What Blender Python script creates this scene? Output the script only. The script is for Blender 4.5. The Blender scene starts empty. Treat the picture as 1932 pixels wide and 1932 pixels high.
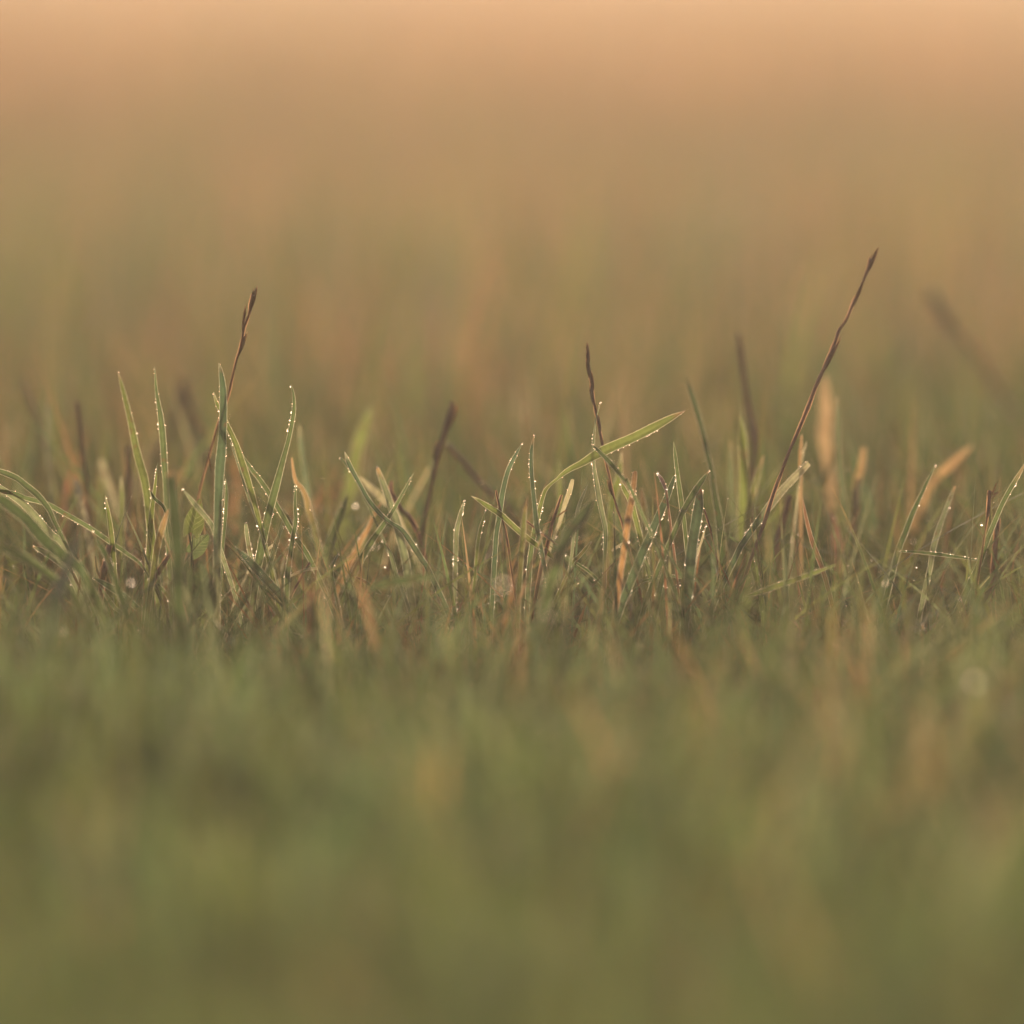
import bpy, math, random
import numpy as np
from mathutils import Vector, Matrix
random.seed(7); rng = np.random.default_rng(7)
R = math.radians
scn = bpy.context.scene
col = scn.collection

# ------------------------------------------------------------------ camera
D = 2.5            # focus distance, metres
H = 0.345           # camera height over the soil
LENS = 204.5
PITCH = R(6.342)
cam_d = bpy.data.cameras.new('camera'); cam = bpy.data.objects.new('camera', cam_d); col.objects.link(cam)
cam_d.lens = LENS; cam_d.sensor_width = 36; cam_d.clip_start = 0.05; cam_d.clip_end = 1000
cam.location = (0, 0, H); cam.rotation_euler = (R(90) - PITCH, 0, 0)
cam_d.dof.use_dof = True; cam_d.dof.focus_distance = D; cam_d.dof.aperture_fstop = 2.7
cam_d.dof.aperture_blades = 0
scn.camera = cam

# ------------------------------------------------------------------ sky, sun, exposure
SUN_EL, SUN_AZ = 15.0, 3.0        # degrees; azimuth from +Y towards +X
w = bpy.data.worlds.new('World'); scn.world = w; w.use_nodes = True
nt = w.node_tree; nt.nodes.clear()
sky = nt.nodes.new('ShaderNodeTexSky'); sky.sky_type = 'NISHITA'; sky.sun_disc = False
sky.sun_elevation = R(SUN_EL); sky.sun_rotation = R(SUN_AZ)
sky.air_density = 1.0; sky.dust_density = 4.0; sky.ozone_density = 1.0
tint = nt.nodes.new('ShaderNodeMix'); tint.data_type = 'RGBA'; tint.blend_type = 'MULTIPLY'
tint.inputs[0].default_value = 1.0; tint.inputs[7].default_value = (1.0, 0.86, 0.82, 1)
bg = nt.nodes.new('ShaderNodeBackground'); bg.inputs[1].default_value = 0.13
wo = nt.nodes.new('ShaderNodeOutputWorld')
nt.links.new(sky.outputs[0], tint.inputs[6]); nt.links.new(tint.outputs[2], bg.inputs[0]); nt.links.new(bg.outputs[0], wo.inputs[0])
sd = bpy.data.lights.new('sun', 'SUN'); sun = bpy.data.objects.new('sun', sd); col.objects.link(sun)
sd.energy = 5.0; sd.angle = R(0.5); sd.color = (1.0, 0.73, 0.53)
sv = Vector((math.sin(R(SUN_AZ)) * math.cos(R(SUN_EL)), math.cos(R(SUN_AZ)) * math.cos(R(SUN_EL)), math.sin(R(SUN_EL))))
sun.rotation_euler = (-sv).to_track_quat('-Z', 'Y').to_euler(); sun.location = (0, 5, 3)
scn.view_settings.view_transform = 'Standard'; scn.view_settings.look = 'None'
scn.view_settings.exposure = 0.2; scn.view_settings.gamma = 1.0
HAZE_DENSITY, HAZE_G = 0.0088, 0.64
scn.render.engine = 'CYCLES'
cy = scn.cycles
cy.max_bounces = 8; cy.diffuse_bounces = 3; cy.glossy_bounces = 3; cy.transmission_bounces = 6; cy.transparent_max_bounces = 8
cy.volume_bounces = 0; cy.sample_clamp_indirect = 40.0; cy.sample_clamp_direct = 0.0; cy.use_denoising = True
cy.caustics_reflective = False; cy.caustics_refractive = True

# ------------------------------------------------------------------ materials
def new_mat(name):
    m = bpy.data.materials.new(name); m.use_nodes = True
    m.node_tree.nodes.clear()
    return m, m.node_tree, m.node_tree.nodes.new('ShaderNodeOutputMaterial')

def leaf_mat(name, trans=0.45, rough=0.42, veins=True, spec=0.35, scale=400.0, tsat=1.5):
    m, t, out = new_mat(name)
    N, L = t.nodes, t.links
    at = N.new('ShaderNodeAttribute'); at.attribute_name = 'Col'
    no = N.new('ShaderNodeTexNoise'); no.inputs['Scale'].default_value = scale; no.inputs['Detail'].default_value = 3
    tc = N.new('ShaderNodeTexCoord'); L.new(tc.outputs['Object'], no.inputs['Vector'])
    mr = N.new('ShaderNodeMapRange'); mr.inputs[3].default_value = 0.65; mr.inputs[4].default_value = 1.35
    L.new(no.outputs[0], mr.inputs[0])
    mul = N.new('ShaderNodeVectorMath'); mul.operation = 'SCALE'
    L.new(at.outputs['Color'], mul.inputs[0]); L.new(mr.outputs[0], mul.inputs['Scale'])
    colsock = mul.outputs[0]
    bs = N.new('ShaderNodeBsdfPrincipled'); bs.inputs['Roughness'].default_value = rough
    bs.inputs['Specular IOR Level'].default_value = spec
    if veins:
        uv = N.new('ShaderNodeUVMap'); uv.uv_map = 'uv'
        sp = N.new('ShaderNodeSeparateXYZ'); L.new(uv.outputs[0], sp.inputs[0])
        s1 = N.new('ShaderNodeMath'); s1.operation = 'MULTIPLY'; s1.inputs[1].default_value = 50.0; L.new(sp.outputs[0], s1.inputs[0])
        s2 = N.new('ShaderNodeMath'); s2.operation = 'SINE'; L.new(s1.outputs[0], s2.inputs[0])
        s3 = N.new('ShaderNodeMapRange'); s3.inputs[1].default_value = -1; s3.inputs[3].default_value = 0.76; s3.inputs[4].default_value = 1.20
        L.new(s2.outputs[0], s3.inputs[0])
        m2 = N.new('ShaderNodeVectorMath'); m2.operation = 'SCALE'; L.new(colsock, m2.inputs[0]); L.new(s3.outputs[0], m2.inputs['Scale'])
        colsock = m2.outputs[0]
        bu = N.new('ShaderNodeBump'); bu.inputs['Strength'].default_value = 0.35; bu.inputs['Distance'].default_value = 0.0001
        L.new(s2.outputs[0], bu.inputs['Height']); L.new(bu.outputs[0], bs.inputs['Normal'])
    n4 = N.new('ShaderNodeTexNoise'); n4.inputs['Scale'].default_value = scale * .45; n4.inputs['Detail'].default_value = 5; L.new(tc.outputs['Object'], n4.inputs['Vector'])
    sp4 = N.new('ShaderNodeMapRange'); sp4.inputs[1].default_value = .62; sp4.inputs[2].default_value = .70; sp4.inputs[4].default_value = .7; L.new(n4.outputs[0], sp4.inputs[0])
    mk = N.new('ShaderNodeMix'); mk.data_type = 'RGBA'; mk.inputs[7].default_value = (.13, .085, .045, 1)
    L.new(sp4.outputs[0], mk.inputs[0]); L.new(colsock, mk.inputs[6]); colsock = mk.outputs[2]
    L.new(colsock, bs.inputs['Base Color'])
    tr = N.new('ShaderNodeBsdfTranslucent')
    m3 = N.new('ShaderNodeVectorMath'); m3.operation = 'MULTIPLY'; m3.inputs[1].default_value = (tsat, tsat * 1.02, tsat * 0.8)
    L.new(colsock, m3.inputs[0]); L.new(m3.outputs[0], tr.inputs['Color'])
    mx = N.new('ShaderNodeMixShader'); mx.inputs[0].default_value = trans
    L.new(bs.outputs[0], mx.inputs[1]); L.new(tr.outputs[0], mx.inputs[2]); L.new(mx.outputs[0], out.inputs['Surface'])
    return m

M_LEAF = leaf_mat('grass_leaf', spec=0.22, rough=0.5)
M_GRASS = leaf_mat('field_grass', trans=0.45, veins=False, spec=0.08, rough=0.65)
M_DRY = leaf_mat('dry_stem', trans=0.12, rough=0.42, spec=0.5, veins=False, scale=900, tsat=1.2)
M_HUSK = leaf_mat('husk', trans=0.40, rough=0.5, veins=False, scale=1200, tsat=1.25)
M_BROAD = leaf_mat('broad_leaf', trans=0.5, rough=0.45, veins=False, scale=700)

def margin_mat():
    m, t, out = new_mat('rim_lit_margin'); N, L = t.nodes, t.links
    at = N.new('ShaderNodeAttribute'); at.attribute_name = 'Col'
    bs = N.new('ShaderNodeBsdfPrincipled'); bs.inputs['Roughness'].default_value = 0.35
    L.new(at.outputs['Color'], bs.inputs['Base Color'])
    tr = N.new('ShaderNodeBsdfTranslucent'); L.new(at.outputs['Color'], tr.inputs['Color'])
    mx = N.new('ShaderNodeMixShader'); mx.inputs[0].default_value = 0.6
    L.new(bs.outputs[0], mx.inputs[1]); L.new(tr.outputs[0], mx.inputs[2]); L.new(mx.outputs[0], out.inputs['Surface'])
    return m
M_MARGIN = margin_mat()

def bead_mat():
    m, t, out = new_mat('fine_dew'); N, L = t.nodes, t.links
    gl = N.new('ShaderNodeBsdfPrincipled'); gl.inputs['Base Color'].default_value = (1, 1, 1, 1)
    gl.inputs['Roughness'].default_value = 0.18; gl.inputs['Transmission Weight'].default_value = 1.0; gl.inputs['IOR'].default_value = 1.33
    L.new(gl.outputs[0], out.inputs['Surface'])
    return m
M_BEAD = bead_mat()

def water_mat():
    m, t, out = new_mat('water_drop'); N, L = t.nodes, t.links
    gl = N.new('ShaderNodeBsdfPrincipled'); gl.inputs['Base Color'].default_value = (0.98, 0.98, 0.98, 1)
    gl.inputs['Roughness'].default_value = 0.16; gl.inputs['Transmission Weight'].default_value = 1.0; gl.inputs['IOR'].default_value = 1.33
    L.new(gl.outputs[0], out.inputs['Surface'])
    return m
M_WATER = water_mat()

def soil_mat():
    m, t, out = new_mat('soil'); N, L = t.nodes, t.links
    tc = N.new('ShaderNodeTexCoord')
    n1 = N.new('ShaderNodeTexNoise'); n1.inputs['Scale'].default_value = 60; n1.inputs['Detail'].default_value = 8; L.new(tc.outputs['Object'], n1.inputs['Vector'])
    n2 = N.new('ShaderNodeTexNoise'); n2.inputs['Scale'].default_value = 0.35; n2.inputs['Detail'].default_value = 4; L.new(tc.outputs['Object'], n2.inputs['Vector'])
    r1 = N.new('ShaderNodeValToRGB'); r1.color_ramp.elements[0].position = .35; r1.color_ramp.elements[1].position = .7
    r1.color_ramp.elements[0].color = (0.05, 0.04, 0.02, 1); r1.color_ramp.elements[1].color = (0.20, 0.15, 0.07, 1)
    L.new(n1.outputs[0], r1.inputs[0])
    r2 = N.new('ShaderNodeValToRGB'); r2.color_ramp.elements[0].color = (0.75, 0.8, 0.6, 1); r2.color_ramp.elements[1].color = (1.2, 1.0, 0.8, 1)
    L.new(n2.outputs[0], r2.inputs[0])
    mx = N.new('ShaderNodeMix'); mx.data_type = 'RGBA'; mx.blend_type = 'MULTIPLY'; mx.inputs[0].default_value = 1
    L.new(r1.outputs[0], mx.inputs[6]); L.new(r2.outputs[0], mx.inputs[7])
    bs = N.new('ShaderNodeBsdfPrincipled'); bs.inputs['Roughness'].default_value = 0.95; bs.inputs['Specular IOR Level'].default_value = 0.1
    L.new(mx.outputs[2], bs.inputs['Base Color'])
    bu = N.new('ShaderNodeBump'); bu.inputs['Strength'].default_value = 0.6; bu.inputs['Distance'].default_value = 0.01
    L.new(n1.outputs[0], bu.inputs['Height']); L.new(bu.outputs[0], bs.inputs['Normal'])
    L.new(bs.outputs[0], out.inputs['Surface'])
    return m
M_SOIL = soil_mat()

# ------------------------------------------------------------------ helpers
F = 1932 * LENS / 36
FWD = np.array([0, math.cos(PITCH), -math.sin(PITCH)]); UP = np.array([0, math.sin(PITCH), math.cos(PITCH)]); RT = np.array([1., 0, 0])
CAM = np.array([0, 0, H])
def at(x, y, t):
    return CAM + t * (FWD + RT * (x - 966) / F + UP * (966 - y) / F)
VIEW = {1: (40.9, 507.1, .254), 2: (490.8, 613.5, .254), 3: (899.7, 613.5, .254), 4: (1390.5, 449.9, .2583),
        5: (40.9, 817.9, .254), 6: (490.8, 899.7, .254), 7: (940.6, 899.7, .254), 8: (1390.5, 817.9, .2583), 0: (0, 0, 1)}
PXM = D / F                      # metres per pixel at the focus distance

def make_mesh(name, verts, faces, cols=None, uvs=None, smooth=True):
    me = bpy.data.meshes.new(name)
    verts = np.asarray(verts, dtype=np.float32); nv = len(verts)
    me.vertices.add(nv); me.vertices.foreach_set('co', verts.ravel())
    if isinstance(faces, np.ndarray):
        fl = [faces]
    else:
        q = [f for f in faces if len(f) == 4]; tr = [f for f in faces if len(f) == 3]
        fl = [np.array(a, dtype=np.int32) for a in (q, tr) if a]
    loops = np.concatenate([f.ravel() for f in fl]).astype(np.int32)
    tot = np.concatenate([np.full(len(f), f.shape[1]) for f in fl]).astype(np.int32)
    start = np.concatenate([[0], np.cumsum(tot)[:-1]]).astype(np.int32)
    me.loops.add(len(loops)); me.loops.foreach_set('vertex_index', loops)
    me.polygons.add(len(tot)); me.polygons.foreach_set('loop_start', start)
    me.polygons.foreach_set('use_smooth', np.full(len(tot), smooth))
    if cols is not None:
        c = np.asarray(cols, dtype=np.float32)
        if c.shape[1] == 3: c = np.concatenate([c, np.ones((nv, 1), np.float32)], 1)
        a = me.attributes.new('Col', 'FLOAT_COLOR', 'POINT'); a.data.foreach_set('color', c.ravel())
    if uvs is not None:
        u = me.uv_layers.new(name='uv'); u.data.foreach_set('uv', np.asarray(uvs, dtype=np.float32)[loops].ravel())
    me.update(calc_edges=True); me.validate()
    return me

def link(name, me, mat, loc=None, parent=None):
    o = bpy.data.objects.new(name, me); col.objects.link(o)
    if mat and not me.materials: me.materials.append(mat)
    if loc is not None: o.location = loc
    if parent: o.parent = parent
    return o
def tag(o, label, cat, group=None, kind=None):
    if label: o['label'] = label
    if cat: o['category'] = cat
    if group: o['group'] = group
    if kind: o['kind'] = kind
    return o

PAL = {'green': (.080, .118, .050), 'dark': (.046, .076, .030), 'blue': (.066, .110, .062), 'yel': (.118, .152, .046), 'deep_shade': (.026, .046, .018),
       'pale': (.32, .30, .20), 'grey': (.15, .18, .105), 'straw': (.32, .20, .10), 'tan': (.27, .19, .115),
       'brown': (.265, .140, .075), 'dbrown': (.185, .100, .052), 'amber': (.37, .22, .105), 'red': (.20, .105, .070), 'olive': (.108, .124, .044)}

def crom(P, n):
    P = np.asarray(P, float)
    if len(P) < 3: 
        s = np.linspace(0, 1, n * (len(P) - 1) + 1); return P[0] + (P[-1] - P[0]) * s[:, None], s * (len(P) - 1)
    Q = np.vstack([2 * P[0] - P[1], P, 2 * P[-1] - P[-2]]); out = []; par = []
    for i in range(len(P) - 1):
        p0, p1, p2, p3 = Q[i:i + 4]
        for k in range(n):
            t = k / n
            out.append(.5 * ((2 * p1) + (-p0 + p2) * t + (2 * p0 - 5 * p1 + 4 * p2 - p3) * t * t + (-p0 + 3 * p1 - 3 * p2 + p3) * t ** 3)); par.append(i + t)
    out.append(P[-1]); par.append(len(P) - 1)
    return np.array(out), np.array(par)
def unit(v): return v / (np.linalg.norm(v, axis=-1, keepdims=True) + 1e-12)

def tube(path, rad, sides=6, cols=None, flat=1.0):
    path = np.asarray(path); n = len(path)
    T = unit(np.gradient(path, axis=0)); V = np.tile(FWD, (n, 1))
    S = unit(np.cross(T, V)); N = unit(np.cross(S, T))
    a = np.arange(sides) * 2 * math.pi / sides
    ring = S[:, None, :] * np.cos(a)[None, :, None] + N[:, None, :] * np.sin(a)[None, :, None] * flat
    v = (path[:, None, :] + ring * np.asarray(rad)[:, None, None]).reshape(-1, 3)
    f = []
    for i in range(n - 1):
        for j in range(sides):
            k = (j + 1) % sides
            f.append((i * sides + j, i * sides + k, (i + 1) * sides + k, (i + 1) * sides + j))
    b = len(v); v = np.vstack([v, path[:1], path[-1:]])
    for j in range(sides):
        k = (j + 1) % sides
        f.append((b, k, j)); f.append((b + 1, (n - 1) * sides + j, (n - 1) * sides + k))
    c = None
    if cols is not None:
        c = np.vstack([np.repeat(np.asarray(cols), sides, 0), cols[:1], cols[-1:]])
    return v, f, c

def parse(s): return [tuple(float(q) for q in p.split(',')) for p in s.split()]
def trace(view, pts, ws, dz, dzb, ground):
    ox, oy, sc = VIEW[view]
    P = parse(pts); W = [float(q) for q in ws.split()]; n = len(P)
    W = np.interp(np.linspace(0, 1, n), np.linspace(0, 1, len(W)), W) * sc * PXM
    if dz > .09: dz, dzb = dz * .7, (None if dzb is None else dzb * .7)
    dzb = dz if dzb is None else dzb
    dep = D + np.linspace(dz, dzb, n)
    X = [at(ox + x * sc, oy + y * sc, d) for (x, y), d in zip(P, dep)]
    W = W * dep / D
    if ground and X[-1][2] > 0:
        t = X[-1] - X[-2]; z = X[-1][2]
        sx = 0 if t[2] > -1e-5 else np.clip(t[0] / -t[2], -.55, .55)
        X.append(X[-1] + np.array([sx * z * .42, .004, -z * .55])); X.append(X[-2] + np.array([sx * z * .62, .006, -z - .004]))
        W = np.concatenate([W, [W[-1] * .92, W[-1] * .8]])
    return np.array(X), W

ICO_V = None
def ico():
    global ICO_V
    p = (1 + 5 ** .5) / 2
    v = np.array([(-1, p, 0), (1, p, 0), (-1, -p, 0), (1, -p, 0), (0, -1, p), (0, 1, p), (0, -1, -p), (0, 1, -p), (p, 0, -1), (p, 0, 1), (-p, 0, -1), (-p, 0, 1)]) / math.sqrt(1 + p * p)
    f = np.array([(0, 11, 5), (0, 5, 1), (0, 1, 7), (0, 7, 10), (0, 10, 11), (1, 5, 9), (5, 11, 4), (11, 10, 2), (10, 7, 6), (7, 1, 8), (3, 9, 4), (3, 4, 2), (3, 2, 6), (3, 6, 8), (3, 8, 9), (4, 9, 5), (2, 4, 11), (6, 2, 10), (8, 6, 7), (9, 8, 1)])
    return v, f
IV, IF = ico()
_e, _f, _v = {}, [], [tuple(q) for q in IV]
def _mid(a, b):
    k = (min(a, b), max(a, b))
    if k not in _e: _v.append(tuple(unit(IV[a] + IV[b]))); _e[k] = len(_v) - 1
    return _e[k]
for a, b, c in IF:
    x, y, z = _mid(a, b), _mid(b, c), _mid(c, a); _f += [(a, x, z), (b, y, x), (c, z, y), (x, y, z)]
IV, IF = np.array(_v), np.array(_f)
def beads_mesh(name, pos, rad):
    pos = np.asarray(pos); rad = np.asarray(rad); n = len(pos)
    v = (pos[:, None, :] + IV[None] * rad[:, None, None]).reshape(-1, 3)
    f = (IF[None] + (np.arange(n) * len(IV))[:, None, None]).reshape(-1, 3).astype(np.int32)
    return make_mesh(name, v, f)

# ------------------------------------------------------------------ setting: the soil sheet
g = 150.0
nx = 40
gx = np.linspace(-g, g, nx); V = np.array([(x, y, 0) for y in gx for x in gx])
Fq = np.array([(j * nx + i, j * nx + i + 1, (j + 1) * nx + i + 1, (j + 1) * nx + i) for j in range(nx - 1) for i in range(nx - 1)], dtype=np.int32)
tag(link('ground', make_mesh('ground', V, Fq, smooth=False), M_SOIL), 'bare brown soil and thatch under the meadow grass', 'ground', kind='structure')

# ------------------------------------------------------------------ grass that nobody could count
def patch(x, y, s=1.0, k=0):
    return (np.sin(x * 5.1 * s + 1.7 * np.sin(y * 2.3 * s + k) + k) + np.sin(y * 3.7 * s + 2.1 * np.sin(x * 3.1 * s + 2 * k)) + np.sin((x * 1.3 + y * .8) * 9.3 * s + k * 3)) / 3
def field(name, label, pos, h, wd, lean, mix, rows=6, bend=.6, tipdry=.25, mat=M_GRASS, dewn=0, gain=1.0, rim=False):
    """pos (n,2); h, wd (n,); mix: list of (palette key, weight)"""
    n = len(pos); s = np.linspace(0, 1, rows)
    az = rng.uniform(0, 2 * math.pi, n); ln = np.abs(rng.normal(0, lean, n)); cv = rng.uniform(.2, 1, n) * bend
    dx, dy = np.cos(az), np.sin(az)
    off = (ln[:, None] * s + (cv * ln)[:, None] * s ** 2 * 1.5) * h[:, None]
    zz = h[:, None] * (s - .22 * np.minimum(ln, 1.2)[:, None] * s ** 2)
    zz[:, 0] = -.004
    C = np.stack([pos[:, 0, None] + dx[:, None] * off, pos[:, 1, None] + dy[:, None] * off, zz], -1)
    fa = rng.uniform(0, math.pi, n)                                    # which way the face looks
    S = np.stack([np.cos(fa), np.sin(fa), np.zeros(n)], -1)
    prof = np.clip(1.0 - s ** 2.2, .03, 1) * (.7 + .6 * s * (1 - s) * 2)
    half = wd[:, None] * .5 * prof
    nrm = np.stack([-np.sin(fa), np.cos(fa), np.zeros(n)], -1)
    L_ = C - S[:, None, :] * half[..., None]; R_ = C + S[:, None, :] * half[..., None]; K = C + nrm[:, None, :] * (half * .35)[..., None]
    nc = 5 if rim else 3
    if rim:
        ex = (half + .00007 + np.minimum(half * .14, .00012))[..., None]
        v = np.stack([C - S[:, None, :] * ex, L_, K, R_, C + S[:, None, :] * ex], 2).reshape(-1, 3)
    else:
        v = np.stack([L_, K, R_], 2).reshape(-1, 3)
    r = np.arange(rows - 1)
    q = np.concatenate([np.stack([r * nc + a, r * nc + a + 1, r * nc + a + nc + 1, r * nc + a + nc], -1) for a in range(nc - 1)])
    f = (q[None] + (np.arange(n) * rows * nc)[:, None, None]).reshape(-1, 4).astype(np.int32)
    keys = [k for k, _ in mix]; pw = np.array([p for _, p in mix], float)
    pal = np.array([PAL[k] for k in keys])
    pt = patch(pos[:, 0], pos[:, 1], 1.0, 1.0)
    dry = np.array([k in ('straw', 'tan', 'brown', 'dbrown', 'red', 'pale') for k in keys])
    wgt = pw[None, :] * np.where(dry[None, :], np.exp(1.1 * pt)[:, None], np.exp(-.6 * pt)[:, None])
    cum = np.cumsum(wgt, 1); u = rng.uniform(0, 1, n) * cum[:, -1]
    idx = (u[:, None] > cum).sum(1).clip(0, len(keys) - 1)
    cb = gain * pal[idx] * rng.uniform(.7, 1.35, (n, 1)) * rng.uniform(.92, 1.08, (n, 3))  # gain paints extra brightness into the foreground grass colour
    tip = np.where((rng.uniform(0, 1, n) < tipdry)[:, None], np.array(PAL['straw'])[None] * rng.uniform(.5, 1.1, (n, 1)), cb)
    ws = np.clip((s - .72) / .28, 0, 1)[None, :, None]
    base = np.array(PAL['tan']) * .8
    wb = np.clip(1 - s / .18, 0, 1)[None, :, None] * .3
    cc = (cb[:, None, :] * (1 - ws) + tip[:, None, :] * ws); cc = cc * (1 - wb) + base * wb
    cc = np.repeat(cc[:, :, None, :], nc, 2)
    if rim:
        for a in (0, 4): cc[:, :, a, :] = cc[:, :, a, :] * .7 + np.array([.26, .235, .165])  # outer columns paled, rim light painted into the blade edges
    cc = cc.reshape(-1, 3)
    o = link(name, make_mesh(name, v, f, cc), mat)
    tag(o, label, 'grass', kind='stuff')
    if dewn:
        k = rng.integers(0, n, dewn); j = rng.integers(2, rows - 1, dewn); sd_ = rng.integers(0, 2, dewn); fr = rng.uniform(0, 1, dewn)[:, None]
        E = np.where(sd_[:, None, None] == 0, L_[k], R_[k])
        a = E[np.arange(dewn), j]; b = E[np.arange(dewn), j + 0 if False else np.minimum(j + 1, rows - 1)]
        return a * (1 - fr) + b * fr
def strip(n, y0, y1, margin, power=1.0, spread=.092):
    """random ground spots inside the wedge the camera looks along, with a margin to each side"""
    u = rng.uniform(0, 1, n) ** power
    y = y0 + (y1 - y0) * u
    hw = y * spread + margin
    return np.stack([rng.uniform(-1, 1, n) * hw, y], -1)
def thin(pos, keep, k):
    p = patch(pos[:, 0] * 2.3, pos[:, 1] * 2.3, 2.0, k)
    return pos[rng.uniform(-1, 1, len(pos)) < p * .8 + keep]

FRONT = [('green', 6), ('dark', 2.0), ('blue', 4.5), ('yel', 2.5), ('olive', 1.5), ('grey', 4.5), ('straw', .1), ('tan', .4), ('pale', .4), ('brown', .2)]
GREENS = [('green', 5), ('dark', 2.5), ('blue', 3), ('yel', 2), ('olive', 2), ('straw', .4), ('tan', 1.0), ('pale', .5), ('brown', .8), ('red', .3)]
TANGLE = [('green', 5), ('dark', 2), ('blue', 3.5), ('yel', 2.2), ('olive', 1.5), ('grey', 1.5), ('straw', .25), ('tan', .6), ('pale', .5), ('brown', .7), ('dbrown', .5), ('red', .2)]
p = thin(strip(24000, .75, 2.14, .25), .25, 2.0); n = len(p)
field('grass', 'short out of focus grass filling the foreground at the bottom', p, rng.uniform(.022, .052, n) * (1 + .4 * patch(p[:, 0], p[:, 1], 2, 3)), rng.uniform(.0016, .0034, n), .55, FRONT, tipdry=.12, gain=1.4)
p = thin(strip(3200, 1.1, 2.1, .25), .15, 7.0); n = len(p)
d1 = field('grass', 'taller blurred blades rising in front of the sharp grass, veiling its bases', p, rng.uniform(.045, .080, n), rng.uniform(.0016, .0038, n), .5, FRONT, tipdry=.08, gain=1.4, rows=7, dewn=420)
p = strip(3400, 2.0, 2.34, .25); n = len(p)
d3 = field('grass', 'soft veil of green blades just before the sharp grass', p, rng.uniform(.038, .071, n) * (1 + .2 * patch(p[:, 0], p[:, 1] * .5, 3, 5)), rng.uniform(.0012, .0030, n), .5, FRONT, tipdry=.06, gain=1.3, rows=7, dewn=280)
p = strip(520, 2.18, 2.40, .25); n = len(p)
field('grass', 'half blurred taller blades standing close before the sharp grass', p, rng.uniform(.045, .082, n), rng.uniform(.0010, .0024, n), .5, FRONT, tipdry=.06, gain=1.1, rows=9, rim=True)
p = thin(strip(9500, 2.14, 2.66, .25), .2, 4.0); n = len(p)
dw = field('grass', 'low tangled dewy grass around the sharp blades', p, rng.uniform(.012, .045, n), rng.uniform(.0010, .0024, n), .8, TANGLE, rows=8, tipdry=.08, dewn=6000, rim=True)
p = thin(strip(5600, 2.36, 2.68, .25), .25, 8.0); n = len(p)
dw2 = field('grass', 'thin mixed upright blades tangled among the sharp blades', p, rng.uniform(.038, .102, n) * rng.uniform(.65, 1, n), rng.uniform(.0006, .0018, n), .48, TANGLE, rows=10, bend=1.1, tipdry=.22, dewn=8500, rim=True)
dw = np.concatenate([dw, dw2]); m_ = (np.abs(dw[:, 1] - 2.49) < .25) & (np.sin(dw[:, 0] * 61 + 9 * np.sin(dw[:, 1] * 40)) > -.3)
o = link('dew', beads_mesh('dew', dw[m_], np.minimum(rng.lognormal(math.log(.00014), .45, m_.sum()), .0005)), M_BEAD); tag(o, 'fine dew beads on the low tangled grass', 'dew', kind='stuff')
p = thin(strip(17000, 2.62, 3.5, .3), .1, 5.0); n = len(p)
d2 = field('grass', 'softly blurred taller grass just behind the sharp blades', p, rng.uniform(.045, .095, n) * np.where(rng.uniform(0, 1, n) < .10, 1.4, 1), rng.uniform(.0016, .0036, n), .42, GREENS, tipdry=.15, dewn=420)
dw = np.concatenate([d1[d1[:, 1] > 1.7], d2[d2[:, 1] < 3.1], d3])
o = link('dew', beads_mesh('dew', dw, rng.uniform(.00024, .00065, len(dw))), M_BEAD); tag(o, 'scattered out of focus dew glints before and behind the sharp grass', 'dew', kind='stuff')
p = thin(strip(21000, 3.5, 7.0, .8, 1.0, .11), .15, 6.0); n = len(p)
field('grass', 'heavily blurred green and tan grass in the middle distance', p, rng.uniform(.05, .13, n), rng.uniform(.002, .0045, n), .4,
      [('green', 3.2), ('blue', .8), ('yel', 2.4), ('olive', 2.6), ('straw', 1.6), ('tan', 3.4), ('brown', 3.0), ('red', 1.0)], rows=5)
p = strip(560, 2.9, 4.6, .3); n = len(p)
field('grass', 'scattered tall blurred green blades rising out of the middle distance', p, rng.uniform(.09, .165, n), rng.uniform(.003, .0055, n), .2,
      [('green', 6), ('dark', 3), ('blue', 3), ('olive', 1), ('yel', 1.5), ('brown', .9)], rows=6)
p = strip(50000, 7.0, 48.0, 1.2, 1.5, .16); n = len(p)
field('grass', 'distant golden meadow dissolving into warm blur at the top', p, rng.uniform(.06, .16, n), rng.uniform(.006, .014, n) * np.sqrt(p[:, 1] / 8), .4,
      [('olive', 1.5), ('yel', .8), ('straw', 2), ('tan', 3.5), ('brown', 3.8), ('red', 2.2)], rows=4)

# ------------------------------------------------------------------ single blades and stems
def colour_path(par, n, colr, tip, base, tipn):
    c = np.array(PAL[colr]) if isinstance(colr, str) else np.array(colr)
    s = par / par[-1]
    cc = np.tile(c, (len(s), 1)) * (1 + .12 * np.sin(s * 23 + rng.uniform(0, 6)))[:, None]
    if tip:
        k = np.clip(1 - s / tipn, 0, 1)[:, None] ** .7; cc = cc * (1 - k) + np.array(PAL[tip]) * k
    if base:
        k = np.clip((s - .6) / .4, 0, 1)[:, None]; cc = cc * (1 - k) + np.array(PAL[base]) * k
    return cc

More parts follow.
